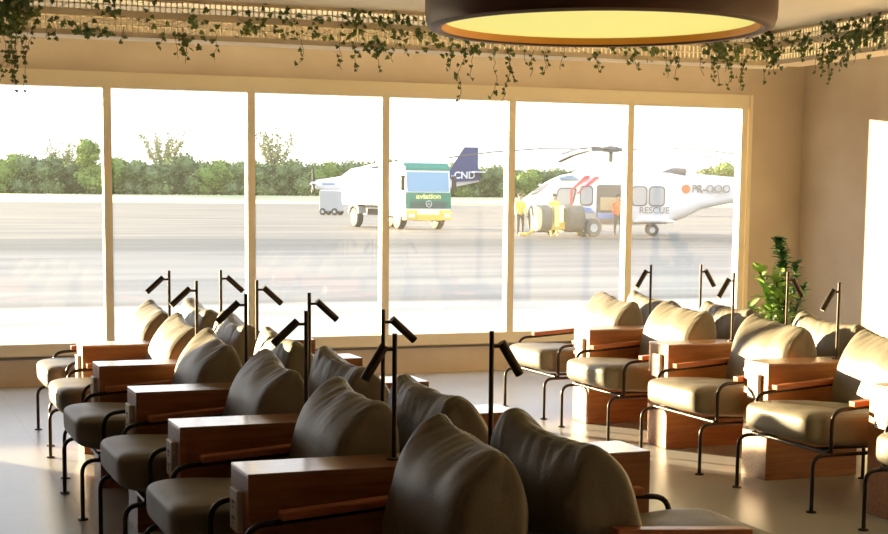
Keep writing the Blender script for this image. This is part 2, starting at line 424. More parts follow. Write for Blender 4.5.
def seat_mesh():
    vs, fs = sq_cube(22, 5.0, 9.0); mb = MB(); out = []
    for u in vs:
        x = u.x * .37; y = u.y * .312; z = u.z * .086
        z += .012 * (1 - u.y ** 2) * (1 - u.x ** 2) * (1 if u.z > 0 else 0)
        if u.x < 0: x += .015 * (.5 - .5 * u.z) * (-u.x) ** 6
        z += .004 * noise.noise(Vector((x * 7, y * 7, 2)))
        e = abs(abs(u.y) - .93)
        if e < .04 and u.z > -.5: z -= .004 * (1 - e / .04)
        q = Vector((x, y, z)); q.rotate(Matrix.Rotation(math.radians(3.5), 3, 'Y'))
        out.append((q.x - .075, q.y, q.z + .397))
    mb.add(out, fs); return mb
def sq_cube(n, pxz, py):
    b = bmesh.new(); bmesh.ops.create_cube(b, size=2)
    bmesh.ops.subdivide_edges(b, edges=b.edges, cuts=n, use_grid_fill=True)
    vs = []; fs = [tuple(v.index for v in f.verts) for f in b.faces]
    for v in b.verts:
        c = v.co
        d = ((abs(c.x) ** pxz + abs(c.z) ** pxz) ** (py / pxz) + abs(c.y) ** py) ** (1 / py)
        vs.append(Vector(c) / d)
    b.free(); return vs, fs
def pillow_mesh(seed, low=-1):
    tp = .58 + .2 * ((seed * 7.3) % 1)
    vs, fs = sq_cube(34, 3.2, 10.0); mb = MB(); out = []
    for u in vs:
        tz = max(0, u.z)
        th = .138 * (1 - tp * tz ** 2.0) * (1 - .12 * abs(u.y) ** 4) * (1 + .06 * max(0, -u.z))
        x = u.x * th; y = u.y * .318; z = u.z * .245
        # far and near corners stand up a little, the top edge sags between them
        z += .034 * (abs(u.y) ** 5) * tz - .010 * (1 - u.y ** 2) * tz
        v = (u.y * low + 1) / 2                                  # 0 at the proud corner, 1 at the slumped one
        z -= .050 * v ** 1.2 * max(0, .25 + .75 * u.z); y -= low * .02 * v * tz
        y *= 1 + .03 * max(0, -u.z) - .01 * tz ** 2
        x += .012 * math.sin(3 * u.y + seed) * tz
        wv = Vector((x, y, z))
        top = max(0, u.z - .1) ** 1.2
        w_ = noise.noise(Vector((seed + y * 22 + z * 9, z * 4.0, x * 5)))
        w2 = noise.noise(Vector((seed * 2.3 + y * 6 - z * 3, z * 3 + 4, x * 3)))
        d = -max(0, .30 - abs(w_)) * .026 * top + .014 * w2 * (.5 + top)
        nrm = Vector((u.x * 1.6, u.y * .3, u.z * .5)).normalized()
        wv += nrm * d
        # seam round the side panel
        e = abs(abs(u.y) - .93)
        if e < .03: wv -= nrm * .004 * (1 - e / .03)
        wv.rotate(Matrix.Rotation(math.radians(14), 3, 'Y'))
        out.append((wv.x + .292, wv.y, wv.z + .635))
    mb.add(out, fs); return mb
pillow_meshes = []
def make_chair():
    t = empty('lounge_chair')
    seat_mesh().build('seat_cushion', M['fabric'], t, smooth='all')
    pm = pillow_mesh(1.0).build('back_cushion', M['fabric'], t, smooth='all'); pillow_meshes.append(pm.data)
    for s in (-1, 1):
        for f in (-1, 1):
            m = MB(); m.tube(bend([(f * .42, s * .35, .004), (f * .42, s * .35, .293), (0.002 * f, s * .35, .293)], .065), .0105, 10)
            m.lathe([(.0005, 0), (.026, 0), (.026, .006), (.013, .010), (.0005, .010)], 16, Matrix.Translation((f * .42, s * .35, 0)))
            m.build('leg', M['metal'], t, smooth=True)
        m = MB(); m.tube(bend([(-.312, s * .35, .293), (-.312, s * .35, .522), (.385, s * .35, .570), (.385, s * .35, .293)], .07), .0105, 10)
        m.build('arm_tube', M['metal'], t, smooth=True)
        m = MB(); mt = Matrix.Translation((.045, s * .35, .559)) @ Matrix.Rotation(-math.atan(.0689), 4, 'Y')
        m.box(-.24, .24, -.026, .026, -.006, .022, mt); m.build('armrest', M['pad'], t, bevel=.004)
    m = MB()
    m.tube([(-.33, -.35, .305), (-.33, .35, .305)], .0105, 10); m.tube([(.30, -.35, .293), (.30, .35, .293)], .0105, 10)
    m.tube([(-.33, -.22, .305), (.30, -.22, .298)], .009, 8); m.tube([(-.33, .22, .305), (.30, .22, .298)], .009, 8)
    m.build('seat_frame', M['metal'], t, smooth=True)
    m = MB(); m.tube(bend([(.30, -.26, .293), (.445, -.26, .53), (.445, .26, .53), (.30, .26, .293)], .05), .009, 8)
    m.tube([(.44, -.255, .47), (.44, .255, .47)], .008, 8)
    m.build('back_frame', M['metal'], t, smooth=True)
    return t
chair0 = make_chair()
pillow_flip = []
for sd, lw in ((5.7, -1), (11.3, -1), (23.9, -1), (31.2, -1), (2.2, 1), (7.9, 1), (15.1, 1), (27.7, 1), (38.4, 1)):
    ob = pillow_mesh(sd, lw).build('tmp', M['fabric'], None, smooth='all'); (pillow_meshes if lw < 0 else pillow_flip).append(ob.data); bpy.data.objects.remove(ob)

def make_table():
    t = empty('side_table')
    MB().box(-.31, .31, -.125, .125, 0, .658).build('body', M['wood'], t, bevel=.003)
    MB().box(-.31, .31, -.125, .125, .657, .67).build('table_top', M['woodtop'], t, bevel=.003)
    o = MB().box(-.332, -.308, -.052, .052, .455, .600).build('power_outlet', M['plate'], t, bevel=.004)
    m = MB()
    for z in (.50, .555):
        for y in (-.012, .012): m.box(-.3335, -.3315, y - .004, y + .004, z - .006, z + .006)
        m.box(-.3335, -.3315, -.004, .004, z - .02, z - .013)
        m.build('socket', M['dark'], o); m = MB()
    return t
table0 = make_table()

def make_lamp(tilt):
    t = empty('reading_lamp')
    MB().lathe([(.0005, 0), (.028, 0), (.028, .005), (.012, .008), (.0005, .008)], 20).build('base', M['lampmetal'], t, smooth=True)
    MB().tube([(0, 0, .004), (0, 0, .447)], .009, 12).build('pole', M['lampmetal'], t, smooth=True)
    MB().tube([(0, 0, .392), (-.045, 0, .392)], .0065, 10).build('bracket', M['lampmetal'], t, smooth=True)
    a = math.radians(tilt); d = Vector((-math.cos(a), 0, -math.sin(a)))
    c = Vector((-.038, 0, .405)); up = Vector((-math.sin(a), 0, math.cos(a)))
    p0 = c + up * .0; p1 = p0 + d * .140
    m = MB(); m.tube([p0, p1], .017, 18)
    h = m.build('lamp_head', M['lampmetal'], t, smooth=True)
    MB().tube([p1 - d * .001, p1 + d * .001], .014, 18).build('lens', M['plate'], h)
    return t
lampA = make_lamp(42); lampB = make_lamp(58)
used = set()
def inst(proto, loc, rz, label, cat, group):
    if proto.name in used: o = copy_tree(proto)
    else: o = proto; used.add(proto.name)
    o.location = loc; o.rotation_euler = (0, 0, rz); tag(o, label, cat, group); return o
ordn = ['nearest the window', 'second from the window', 'third from the window', 'fourth from the window', 'fifth from the window', 'sixth from the window']
def place_row(xc_chair, cdx, xc_table, tdx, x_lamp, rz, ys, ty, desc, seed0, tilts, grp):
    for i, y in enumerate(ys):
        dx = cdx[i] if cdx else 0
        c = inst(chair0, (xc_chair + dx, y, 0), rz, 'grey leather lounge chair, %s, %s' % (ordn[i], desc), 'chair', 'lounge chairs in the ' + grp)
        for ch in c.children:
            if ch.name.startswith('back_cushion'): ch.data = (pillow_meshes if rz == 0 else pillow_flip)[(i * 2 + seed0) % 5]
    for i, y in enumerate(ty):
        dx = tdx[i] if tdx else 0
        inst(table0, (xc_table + dx, y, 0), rz, 'reddish wood box table, %s, %s' % (ordn[i], desc), 'side table', 'box tables in the ' + grp)
        tl = tilts[i % len(tilts)]
        inst(lampA if tl < 50 else lampB, (x_lamp + dx, y, .67), rz, 'bronze reading lamp on the table %s, %s' % (ordn[i], desc), 'lamp', 'reading lamps in the ' + grp)
# left block
ysA = [9.955 - 1.125 * i for i in range(6)]; tyA = [9.37, 8.24, 7.11, 6.0, 4.93]
place_row(1.45, [.05, .0, -.055, -.03, -.02, .0], 1.485, [.065, 0, .005, -.01, .005], 1.735, 0, ysA, tyA, 'left-facing row of the left block', 0, [42, 42, 42, 42, 58], 'left-facing row of the left block')
place_row(2.40, [.05, .03, .01, 0, 0, 0], 2.37, [.04, -.01, -.03, -.025, .02], 2.09, PI, ysA, tyA, 'right-facing row of the left block', 2, [42, 42, 42, 42, 58], 'right-facing row of the left block')
# lamp of the nearest pair of tables (their tops are hidden by the pillows)
# right block
ysC = [10.055, 8.98, 7.80, 6.70, 5.57]; tyC = [9.52, 8.42, 7.29, 6.13]
place_row(4.93, [.06, .02, 0, 0, 0], 5.08, None, 5.315, 0, ysC, tyC, 'left-facing row of the right block', 1, [58], 'left-facing row of the right block')
place_row(5.97, None, 5.98, None, 5.73, PI, ysC[:4], tyC[:3], 'right-facing row of the right block', 3, [58], 'right-facing row of the right block')

# ------------------------------------------------------------------ potted plant in the corner
t = empty('potted_plant', (7.9, 11.75, 0), 0, 'tall leafy green plant in the corner behind the right block of chairs', 'plant')
MB().lathe([(.0005, 0), (.15, 0), (.17, .02), (.20, .38), (.21, .40), (.19, .40), (.185, .36), (.0005, .36)], 32).build('pot', M['pot'], t, smooth=True)
MB().lathe([(.0005, .37), (.185, .37), (.185, .362), (.0005, .362)], 24).build('soil', M['soil'], t)
def blade(mb, base, dr, L, W, droop=.3):
    dr = Vector(dr).normalized(); side = dr.cross(Vector((0, 0, 1)))
    side = side.normalized() if side.length > .05 else Vector((1, 0, 0))
    up = side.cross(dr); n = 6; L0 = []; 
    vs = []
    for i in range(n + 1):
        s = i / n; w = W * math.sin(PI * min(1, s * .92 + .06)) ** .8
        c = base + dr * (L * s) - Vector((0, 0, droop * L * s * s))
        vs += [c - side * w * .5 + up * w * .15, c, c + side * w * .5 + up * w * .15]
    fs = []
    for i in range(n):
        for k in (0, 1): fs.append((i * 3 + k, i * 3 + k + 1, (i + 1) * 3 + k + 1, (i + 1) * 3 + k))
    mb.add(vs, fs)
rnd = random.Random(11)
def leafy_stem(pts, n, L, W, m, sp=1.0, start=.1):
    st = MB(); st.tube(pts, .010, 6); st.build('stem', M['leafdark'], t)
    lf = MB(); P = [Vector(p) for p in pts]
    for k in range(n):
        s = start + (1 - start) * k / n; f = s * (len(P) - 1); i = min(int(f), len(P) - 2)
        c = P[i].lerp(P[i + 1], f - i); a = k * 2.4 + rnd.uniform(-.6, .6)
        blade(lf, c, (math.cos(a) * sp, math.sin(a) * sp, rnd.uniform(.35, 1.2)), L * (1 - .3 * s) * rnd.uniform(.7, 1.2), W * rnd.uniform(.75, 1.3), rnd.uniform(.1, .5))
    lf.build('foliage', m, t, smooth='all', fix=False)
leafy_stem([(0, 0, .36), (.05, -.02, .62), (.0, -.02, .85), (.03, -.02, 1.02), (-.03, -.03, 1.14), (-.04, -.03, 1.23)], 110, .13, .075, M['leafdark'], 1.0, .25)
leafy_stem([(-.05, 0, .36), (-.10, -.02, .6), (-.17, -.03, .8), (-.25, -.04, .97)], 26, .20, .10, M['leafbright'], .8, .15)
leafy_stem([(0, -.06, .36), (-.05, -.1, .6), (-.10, -.12, .82), (-.12, -.14, .9)], 30, .20, .10, M['leafbright'], 1.0, .1)
leafy_stem([(.04, -.05, .36), (-.02, -.12, .55), (-.03, -.16, .75)], 26, .20, .10, M['leafbright'], 1.0, .1)
leafy_stem([(-.08, 0, .36), (-.22, -.03, .5), (-.34, -.05, .62)], 22, .18, .075, M['leafbright'], 1.1, .1)
leafy_stem([(-.1, .0, .36), (-.2, .02, .45), (-.38, .0, .52)], 18, .17, .06, M['leafbright'], 1.1, .2)
leafy_stem([(.08, 0, .36), (.13, 0, .6), (.16, -.02, .85), (.17, -.02, 1.02)], 30, .16, .065, M['leafdark'], 1.1, .2)
leafy_stem([(.1, -.02, .36), (.18, -.04, .6), (.24, -.06, .8)], 22, .16, .06, M['leafdark'], 1.1, .2)

# ------------------------------------------------------------------ outside ground
struct('ground_apron', MB().box(-400, 700, YW + .14, 1400, -.10, -.02), M['apron'])
g = MB(); ring = []
for D, z in ((255, -.015), (285, .9), (320, 1.25), (520, 1.6), (900, 1.0)):
    ring.append([(D * math.sin(math.radians(b)), D * math.cos(math.radians(b)), z) for b in range(-25, 71, 3)])
vs = [p for r in ring for p in r]; n = len(ring[0]); fs = []
for i in range(len(ring) - 1):
    for j in range(n - 1): fs.append((i * n + j, i * n + j + 1, (i + 1) * n + j + 1, (i + 1) * n + j))
g.add(vs, fs); struct('ground_verge', g, M['grass'])

# ------------------------------------------------------------------ trees
def polar(b, D, z=0.0):
    return Vector((D * math.sin(math.radians(b)), D * math.cos(math.radians(b)), z))
def bearing(x): return 20.8 + math.degrees(math.atan((x - 430) / 1504))
def crown(kind, seed):
    r = random.Random(seed); m = MB()
    blobs = []
    if kind == 'bush':
        for k in range(5): blobs.append((Vector((-3.6 + 1.8 * k, r.uniform(-1, 1), r.uniform(1.2, 1.6))), 1.9))
        for k in range(8): blobs.append((Vector((r.uniform(-3.4, 3.4), r.uniform(-2, 2), r.uniform(2.5, 6.0))), r.uniform(1.7, 2.5)))
    elif kind == 'tall':
        for k in range(10): blobs.append((Vector((r.uniform(-2.2, 2.2), r.uniform(-2, 2), r.uniform(3, 10.5))), r.uniform(1.4, 2.2)))
    if kind in ('bush', 'tall'):
        for c, R in blobs:
            b = bmesh.new(); bmesh.ops.create_icosphere(b, subdivisions=2, radius=R * .74)
            vs = [v.co * (1 + .25 * noise.noise(v.co * .8 + c)) + c for v in b.verts]; vs = [Vector((v.x, v.y, max(v.z, .1))) for v in vs]
            m.add(vs, [tuple(v.index for v in f.verts) for f in b.faces]); b.free()
            for j in range(260):
                d = Vector((r.gauss(0, 1), r.gauss(0, 1), r.gauss(0, 1))).normalized()
                p = c + d * R * r.uniform(.75, 1.08)
                if p.z < .2: continue
                q = Vector((r.gauss(0, 1), r.gauss(0, 1), r.gauss(0, 1))).normalized(); x = q.orthogonal().normalized(); y = q.cross(x); s = r.uniform(.2, .48)
                m.add([p - x * s, p - y * s * .6, p + x * s, p + y * s * .6], [(0, 1, 2, 3)])
    else:   # sparse, upswept branches with small tufts
        for k in range(22):
            a = r.uniform(-.55, .55); L = r.uniform(4.5, 8); bz = Vector((a * 1.5, r.uniform(-1, 1), 4.0))
            d = Vector((math.sin(a), r.uniform(-.2, .2), math.cos(a)))
            m.tube([bz, bz + d * L * .5, bz + d * L + Vector((a * .5, 0, 0))], [.10, .07, .03], 4)
            for j in range(55):
                p = bz + d * L * r.uniform(.15, 1) + Vector((r.gauss(0, .3), r.gauss(0, .3), r.gauss(0, .3)))
                q = Vector((r.gauss(0, 1), r.gauss(0, 1), r.gauss(0, 1))).normalized(); x = q.orthogonal().normalized(); y = q.cross(x); s = r.uniform(.12, .28)
                m.add([p - x * s, p - y * s, p + x * s, p + y * s], [(0, 1, 2, 3)])
    return m
protos = {}
def tree(kind, seed, mt, b, D, s, label, grp=None, rz=None):
    key = (kind, seed, mt)
    if key not in protos:
        t = empty('tree'); h = {'bush': 3.2, 'tall': 6, 'sparse': 5}[kind]
        crown(kind, seed).build('crown', M[mt], t, fix=False)
        MB().tube([(0, 0, -.4), (.1, 0, h * .5), (0, 0, h)], [.35, .28, .18], 8).build('trunk', M['trunk'], t)
        protos[key] = t
    else: t = copy_tree(protos[key])
    t.location = polar(b, D, 1.2 + (D - 320) * .0018); t.rotation_euler = (0, 0, -math.radians(b) + (rz or 0)); t.scale = s
    tag(t, label, 'tree', grp); return t
rnd = random.Random(5)
prof = [(-20, 9.0), (30, 8.3), (60, 8.6), (110, 8.4), (140, 8.0), (180, 9.0), (230, 8.6), (260, 8.6), (330, 8.4), (380, 8.2), (470, 7.4), (520, 7.0), (600, 7.4), (680, 7.2), (745, 7.2)]
def ph(x):
    for (a, ha), (b, hb) in zip(prof, prof[1:]):
        if a <= x <= b: return ha + (hb - ha) * (x - a) / (b - a)
    return 7.5
x = -30; i = 0
while x < 770:
    H = ph(max(-20, min(745, x))); s = H / 8.3
    tree('bush', 1 + i % 3, ['tree1', 'tree2', 'tree1'][i % 3], bearing(x + rnd.uniform(-4, 4)), 335 + rnd.uniform(-5, 5), (s * 1.0, 1, s * rnd.uniform(.92, 1.06)),
         'broad green tree in the unbroken hedge line beyond the runway', 'hedge line trees beyond the runway')
    x += 35; i += 1
x = -20
while x < 770:
    tree('bush', 1 + i % 3, ['tree2', 'tree1', 'tree1'][i % 3], bearing(x), 352, (ph(max(-20, min(745, x))) / 8.3, 1, ph(max(-20, min(745, x))) / 8.3 * .97),
         'broad green tree in the unbroken hedge line beyond the runway', 'hedge line trees beyond the runway')
    x += 38; i += 1
tree('tall', 21, 'tree2', bearing(91), 325, (1, 1, .92), 'tall leafy tree rising above the hedge at the left window pane')
tree('sparse', 22, 'tree3', bearing(60), 345, (1.0, 1, 1.05), 'olive bare-topped tree just left of the tall leafy tree')
tree('sparse', 31, 'tree3', bearing(162), 345, (1.2, 1, 1.28), 'sparse feathery tree above the hedge in the second window pane')
tree('sparse', 32, 'tree3', bearing(275), 345, (1.2, 1, 1.34), 'sparse feathery tree above the hedge left of the airplane')
tree('tall', 24, 'tree2', bearing(723), 330, (.85, 1, .68), 'small pale tree above the helicopter tail boom')
tree('bush', 2, 'tree2', bearing(450), 330, (.8, 1, .98), 'rounded tree visible over the roof of the truck')

# ------------------------------------------------------------------ vehicles
def heading_frame(b, off):   # rotation so that local +x is (toward camera) turned by off degrees to the right of the picture
    v = Vector((math.sin(math.radians(b)), math.cos(math.radians(b)), 0)); r = Vector((v.y, -v.x, 0))
    h = -v * math.cos(math.radians(off)) + r * math.sin(math.radians(off))
    return math.atan2(h.y, h.x)
def wheel(name, x, y, r, w, parent, tm='tyre'):
    mt = Matrix.Translation((x, y, r)) @ Matrix.Rotation(PI / 2, 4, 'X')
    o = MB().lathe([(r * .45, -w / 2), (r * .88, -w / 2), (r, -w * .32), (r, w * .32), (r * .88, w / 2), (r * .45, w / 2), (r * .45, -w / 2)], 28, mt).build(name, M[tm], parent, smooth=True)
    MB().lathe([(.001, -w * .4), (r * .46, -w * .48), (r * .46, w * .48), (.001, w * .4)], 20, mt).build('hub', M['hub'], o, smooth=True)
    return o
def sring(x, hw, z0, z1, n=28, p=2.8):
    out = []; zc = (z0 + z1) / 2; hz = (z1 - z0) / 2
    for j in range(n):
        a = 2 * PI * j / n; c, s = math.cos(a), math.sin(a)
        out.append((x, hw * math.copysign(abs(c) ** (2 / p), c), zc + hz * math.copysign(abs(s) ** (2 / p), s)))
    return out
FACE_X = Matrix.Rotation(PI / 2, 4, 'Z') @ Matrix.Rotation(PI / 2, 4, 'X')      # text facing +x
FACE_Y = Matrix.Rotation(PI, 4, 'Z') @ Matrix.Rotation(PI / 2, 4, 'X')          # text facing +y
GZ = -.02
# --- fuel truck
b_ = bearing(427); t = empty('fuel_truck', polar(b_, 71.5, GZ), heading_frame(b_, 27), 'green and white fuel truck with yellow bumper parked facing the window', 'truck')
c = MB(); c.prism([(0, .62), (0, 1.75), (-.12, 2.85), (-.35, 3.08), (-1.9, 3.08), (-1.95, .9), (-1.5, .62)], -1.2, 1.2); cab = c.build('cab', M['white'], t, bevel=.05, smooth=True)
MB().prism([(.012, 1.0), (.012, 1.74), (-.02, 1.78), (-.06, 1.74), (-.06, 1.0)], -1.21, 1.21).build('front_panel', M['green'], t)['label'] = 'green front panel'
MB().prism([(-.09, 2.80), (-.12, 2.92), (-.33, 3.14), (-1.2, 3.2), (-1.9, 3.14), (-1.9, 3.04), (-.4, 3.0)], -1.2, 1.2).build('roof', M['green'], t)['label'] = 'green cab roof'
MB().prism([(.02, 1.80), (-.092, 2.72), (-.12, 2.72), (-.02, 1.80)], -1.1, 1.1).build('windshield', M['glassdark'], t)
MB().box(-1.15, -.25, 1.195, 1.215, 1.75, 2.65).build('side_window', M['glassdark'], t)
MB().box(-1.15, -.25, -1.215, -1.195, 1.75, 2.65).build('side_window', M['glassdark'], t)
m = MB()
for z in (1.02, 1.14, 1.26): m.box(.01, .05, -.95, .95, z, z + .07)
m.build('grille', M['grille'], t)
em = MB(); em.tube([(.065, .15 * math.cos(a * PI / 12), 1.22 + .15 * math.sin(a * PI / 12)) for a in range(25)], .014, 6)
for a in (90, 210, 330): em.tube([(.065, 0, 1.22), (.065, .15 * math.cos(math.radians(a)), 1.22 + .15 * math.sin(math.radians(a)))], .012, 5)
em.build('emblem', M['whitetext'], t)
text_mesh('lettering', 'aviation', .34, M['paleyellow'], t, Matrix.Translation((.03, 0, 1.57)) @ FACE_X, .005, .012, 1.25)
bp = MB(); bp.prism([(.12, .45), (.12, .78), (.05, .92), (-.35, .92), (-.35, .45)], -1.22, -.62); bp.prism([(.12, .45), (.12, .78), (.05, .92), (-.35, .92), (-.35, .45)], .62, 1.22)
bp.box(-.1, .14, -.7, .7, .42, .72); bp.build('bumper', M['yellow'], t, bevel=.03)
for s in (-1, 1):
    MB().box(.10, .14, s * .95 - .16, s * .95 + .16, .58, .76).build('headlight', M['plate'], t)
    m = MB(); m.box(-.05, .05, s * 1.38 - .1, s * 1.38 + .1, 1.85, 2.55); m.tube([(-.05, s * 1.2, 2.5), (0, s * 1.35, 2.5)], .02, 6); m.build('mirror', M['dark'], t)
MB().box(-7.6, -.6, -.45, .45, .62, .92).build('chassis', M['greydark'], t)
tk = MB(); tk.loft([sring(-7.6, .9, 1.1, 2.6), sring(-7.5, 1.22, .98, 2.95), sring(-2.6, 1.22, .98, 2.95), sring(-2.5, .95, 1.1, 2.7)]); tk.build('tank', M['white'], t, smooth=True)
for s in (-1, 1): MB().box(-7.3, -2.8, s * 1.235 - .02, s * 1.235 + .02, 1.15, 1.65).build('stripe', M['paleyellow'], t)['label'] = 'pale yellow stripe'
m = MB(); m.box(-2.5, -2.0, -1.1, 1.1, .95, 2.5); m.build('pump_cabinet', M['greylight'], t, bevel=.03)
for x in (-1.0, -6.0):
    for s in (-1, 1): wheel('wheel', x, s * 1.02, .5, .34, t)
for s in (-1, 1):
    MB().prism([(-5.35, .7), (-5.45, 1.05), (-6.0, 1.18), (-6.55, 1.05), (-6.65, .7), (-6.58, .7), (-6.4, .98), (-6.0, 1.1), (-5.6, .98), (-5.42, .7)], s * 1.0 - .22, s * 1.0 + .22).build('mudguard', M['greylight'], t)

# --- airplane behind the truck
b_ = bearing(392); D = 150; t = empty('airplane', polar(b_, D, GZ), heading_frame(b_, -84), 'white propeller airplane with navy tail parked behind the fuel truck', 'airplane')
S = D / 1504.0   # metres per pixel there
sec = [(8.0, .05, 2.55, 2.75), (7.7, .42, 2.2, 3.05), (6.6, .62, 1.95, 3.2), (5.2, .75, 1.75, 3.45), (4.2, .85, 1.6, 4.2), (3.2, .9, 1.5, 4.4), (-2, .9, 1.5, 4.4), (-5, .6, 2.2, 4.3), (-8.6, .15, 3.0, 3.9)]
MB().loft([sring(*q) for q in sec]).build('fuselage', M['white'], t, smooth=True)
MB().loft([[(8.35 - .6 * k, .04 + .22 * math.sin(k * PI / 2) * math.cos(a * PI / 8), 2.65 + (.04 + .24 * math.sin(k * PI / 2)) * math.sin(a * PI / 8)) for a in range(16)] for k in (0, .3, .6, 1)]).build('spinner', M['white'], t, smooth=True)
for k in range(3):
    a = math.radians(90 + 120 * k + 4)
    m = MB(); m.box(7.85, 8.08, -.13, .13, .2, 1.5, Matrix.Translation((0, 0, 2.65)) @ Matrix.Rotation(a - PI / 2, 4, 'X')); m.build('propeller_blade', M['dark'], t)
MB().prism([(-5.6, 4.1), (-7.1, 6.45), (-8.5, 6.45), (-8.5, 3.4), (-6.4, 3.5)], -.10, .10).build('tail_fin', M['navy'], t)['label'] = 'navy blue tail fin'
MB().prism([(-4.8, 4.2), (-8.5, 4.2), (-8.7, 3.2), (-6, 2.95)], -.68, .68).build('tail_cone', M['navy'], t)
MB().box(-8.8, -7.6, -3.2, 3.2, 3.9, 4.0).build('tailplane', M['white'], t)
MB().box(.3, 2.4, -8.5, 8.5, 4.35, 4.6).build('wing', M['white'], t, bevel=.05)
text_mesh('lettering', '-CND', .95, M['whitetext'], t, Matrix.Translation((-6.9, .7, 3.62)) @ FACE_Y, .02, .02)
MB().box(5.9, 7.1, .60, .70, 2.58, 2.74).build('stripe', M['bluetext'], t)['label'] = 'blue cowl marking'
wheel('nose_wheel', 6.5, 0, .32, .2, t)
MB().tube([(6.5, 0, .4), (6.4, 0, 2.0)], .08, 8).build('nose_strut', M['greylight'], t)
for s in (-1, 1):
    wheel('main_wheel', 1.0, s * 1.6, .38, .25, t); MB().tube([(1.0, s * 1.5, .4), (1.1, s * .7, 1.7)], .09, 8).build('landing_strut', M['greylight'], t)
for k in range(6): MB().box(3.2 - k, 3.65 - k, .86, .91, 3.2, 3.65).build('cabin_window', M['glassdark'], t)
# white box truck under the nose
b_ = bearing(329); t = empty('cargo_tug', polar(b_, 120, GZ), heading_frame(b_, 70), 'small pale box vehicle standing under the airplane nose', 'vehicle')
MB().box(-.7, .9, -.7, .7, .3, 1.9).build('body', M['greylight'], t, bevel=.06); MB().box(-.6, .8, -.68, .68, 1.9, 2.0).build('roof', M['white'], t)
for x in (-.4, .6):
    for s in (-1, 1): wheel('wheel', x, s * .66, .28, .18, t)

# --- rescue helicopter
b_ = bearing(651); D = 64.5; t = empty('helicopter', polar(b_, D, GZ), heading_frame(b_, -88), 'white rescue helicopter with red stripes and open cabin door', 'helicopter')
prof = [(5.95, .08, .95, 1.15), (5.75, .35, .8, 1.35), (5.3, .62, .68, 1.65), (4.9, .78, .6, 1.95), (4.4, .92, .52, 2.3), (3.9, 1.0, .48, 2.52), (3.2, 1.05, .46, 2.66), (2.4, 1.07, .45, 2.72), (1.0, 1.07, .45, 2.72), (-.6, 1.02, .5, 2.72), (-1.3, .85, .75, 2.68), (-2.0, .6, 1.12, 2.6), (-3.2, .42, 1.4, 2.5), (-5.5, .3, 1.65, 2.4), (-7.6, .2, 1.85, 2.4)]
MB().loft([sring(*q, n=36, p=3.2) for q in prof]).build('fuselage', M['white'], t, smooth=True)
MB().loft([sring(x, hw, 2.4, z, p=2.4) for x, hw, z in ((3.4, .3, 2.66), (2.9, .5, 2.88), (2.0, .6, 3.1), (.4, .62, 3.15), (-.6, .55, 3.05), (-1.2, .4, 2.8), (-1.6, .3, 2.6))]).build('engine_cowling', M['white'], t, smooth=True)
for s in (-1, 1):
    MB().tube([(-.4, s * .38, 2.62), (-1.0, s * .46, 2.66), (-1.35, s * .52, 2.66)], [.2, .2, .19], 14).build('exhaust', M['greydark'], t, smooth=True)
def rrect(x0, x1, z0, z1, r, y0, y1, slant=0):
    pts = []
    for cx, cz, a0 in ((x1 - r, z1 - r, 0), (x0 + r, z1 - r, 90), (x0 + r, z0 + r, 180), (x1 - r, z0 + r, 270)):
        for k in range(5):
            a = math.radians(a0 + k * 22.5); X = cx + r * math.cos(a); Z = cz + r * math.sin(a)
            pts.append((X + slant * (Z - z0), Z))
    return MB().prism(pts, y0, y1)
for x0, x1 in ((2.55, 3.0), (.30, .85), (-.43, .13)):
    f = rrect(x0 - .05, x1 + .05, 1.25, 2.08, .16, 1.0, 1.085); f = f.build('window_seal', M['greydark'], t)
    rrect(x0, x1, 1.30, 2.03, .13, 1.085, 1.095).build('pane', M['greylight'], f)
f = rrect(3.35, 4.15, 1.22, 2.0, .15, .88, 1.07, -.25).build('cockpit_door_seal', M['greydark'], t); rrect(3.41, 4.08, 1.28, 1.94, .12, 1.07, 1.08, -.25).build('pane', M['greylight'], f)
MB().prism([(4.5, 1.95), (5.15, 1.68), (4.9, 1.95), (4.35, 2.22)], -.74, .79).build('windshield', M['greylight'], t)
MB().prism([(3.1, 2.34), (3.9, 2.34), (4.0, 2.42), (3.4, 2.52)], .75, 1.03).build('roof_window', M['glassdark'], t)
# open door
fr_ = rrect(1.05, 2.35, .72, 2.12, .12, .9, 1.09).build('door_opening', M['greydark'], t); fr_['label'] = 'dark open cabin doorway'
MB().box(1.5, 2.2, 1.085, 1.13, 1.05, 1.6).build('cabin_seat', M['seatcloth'], fr_, bevel=.03)
MB().box(1.15, 2.3, 1.085, 1.2, .72, .95).build('cabin_step', M['bluetext'], fr_)
MB().prism([(3.35, 1.9), (3.45, 1.9), (2.85, 2.5), (2.62, 2.5)], .9, 1.10).build('stripe', M['red'], t); 
MB().prism([(3.1, 1.75), (3.2, 1.75), (2.45, 2.45), (2.25, 2.45)], .9, 1.095).build('stripe', M['red'], t)
MB().prism([(3.35, 1.25), (3.45, 1.25), (3.45, 1.9), (3.35, 1.9)], .9, 1.10).build('stripe', M['red'], t)
MB().prism([(2.4, .95), (3.9, 1.1), (3.6, 1.25), (2.6, 1.15)], .9, 1.11).build('stripe', M['bluetext'], t)['label'] = 'blue flash'
text_mesh('rescue_lettering', 'RESCUE', .38, M['greytext'], t, Matrix.Translation((-.05, 1.09, 1.07)) @ FACE_Y, .01, .004, .95)
text_mesh('registration_lettering', 'PR-OOO', .46, M['greytext'], t, Matrix.Translation((-2.4, .64, 1.98)) @ Matrix.Rotation(math.radians(5), 4, 'Z') @ FACE_Y, .04, .004, .9)
MB().tube([(-1.35, .66, 1.98), (-1.35, .90, 1.98)], .18, 20).build('roundel', M['orange'], t)
MB().tube([(1.8, 0, 2.9), (1.8, 0, 3.62)], .1, 12).build('mast', M['greydark'], t)
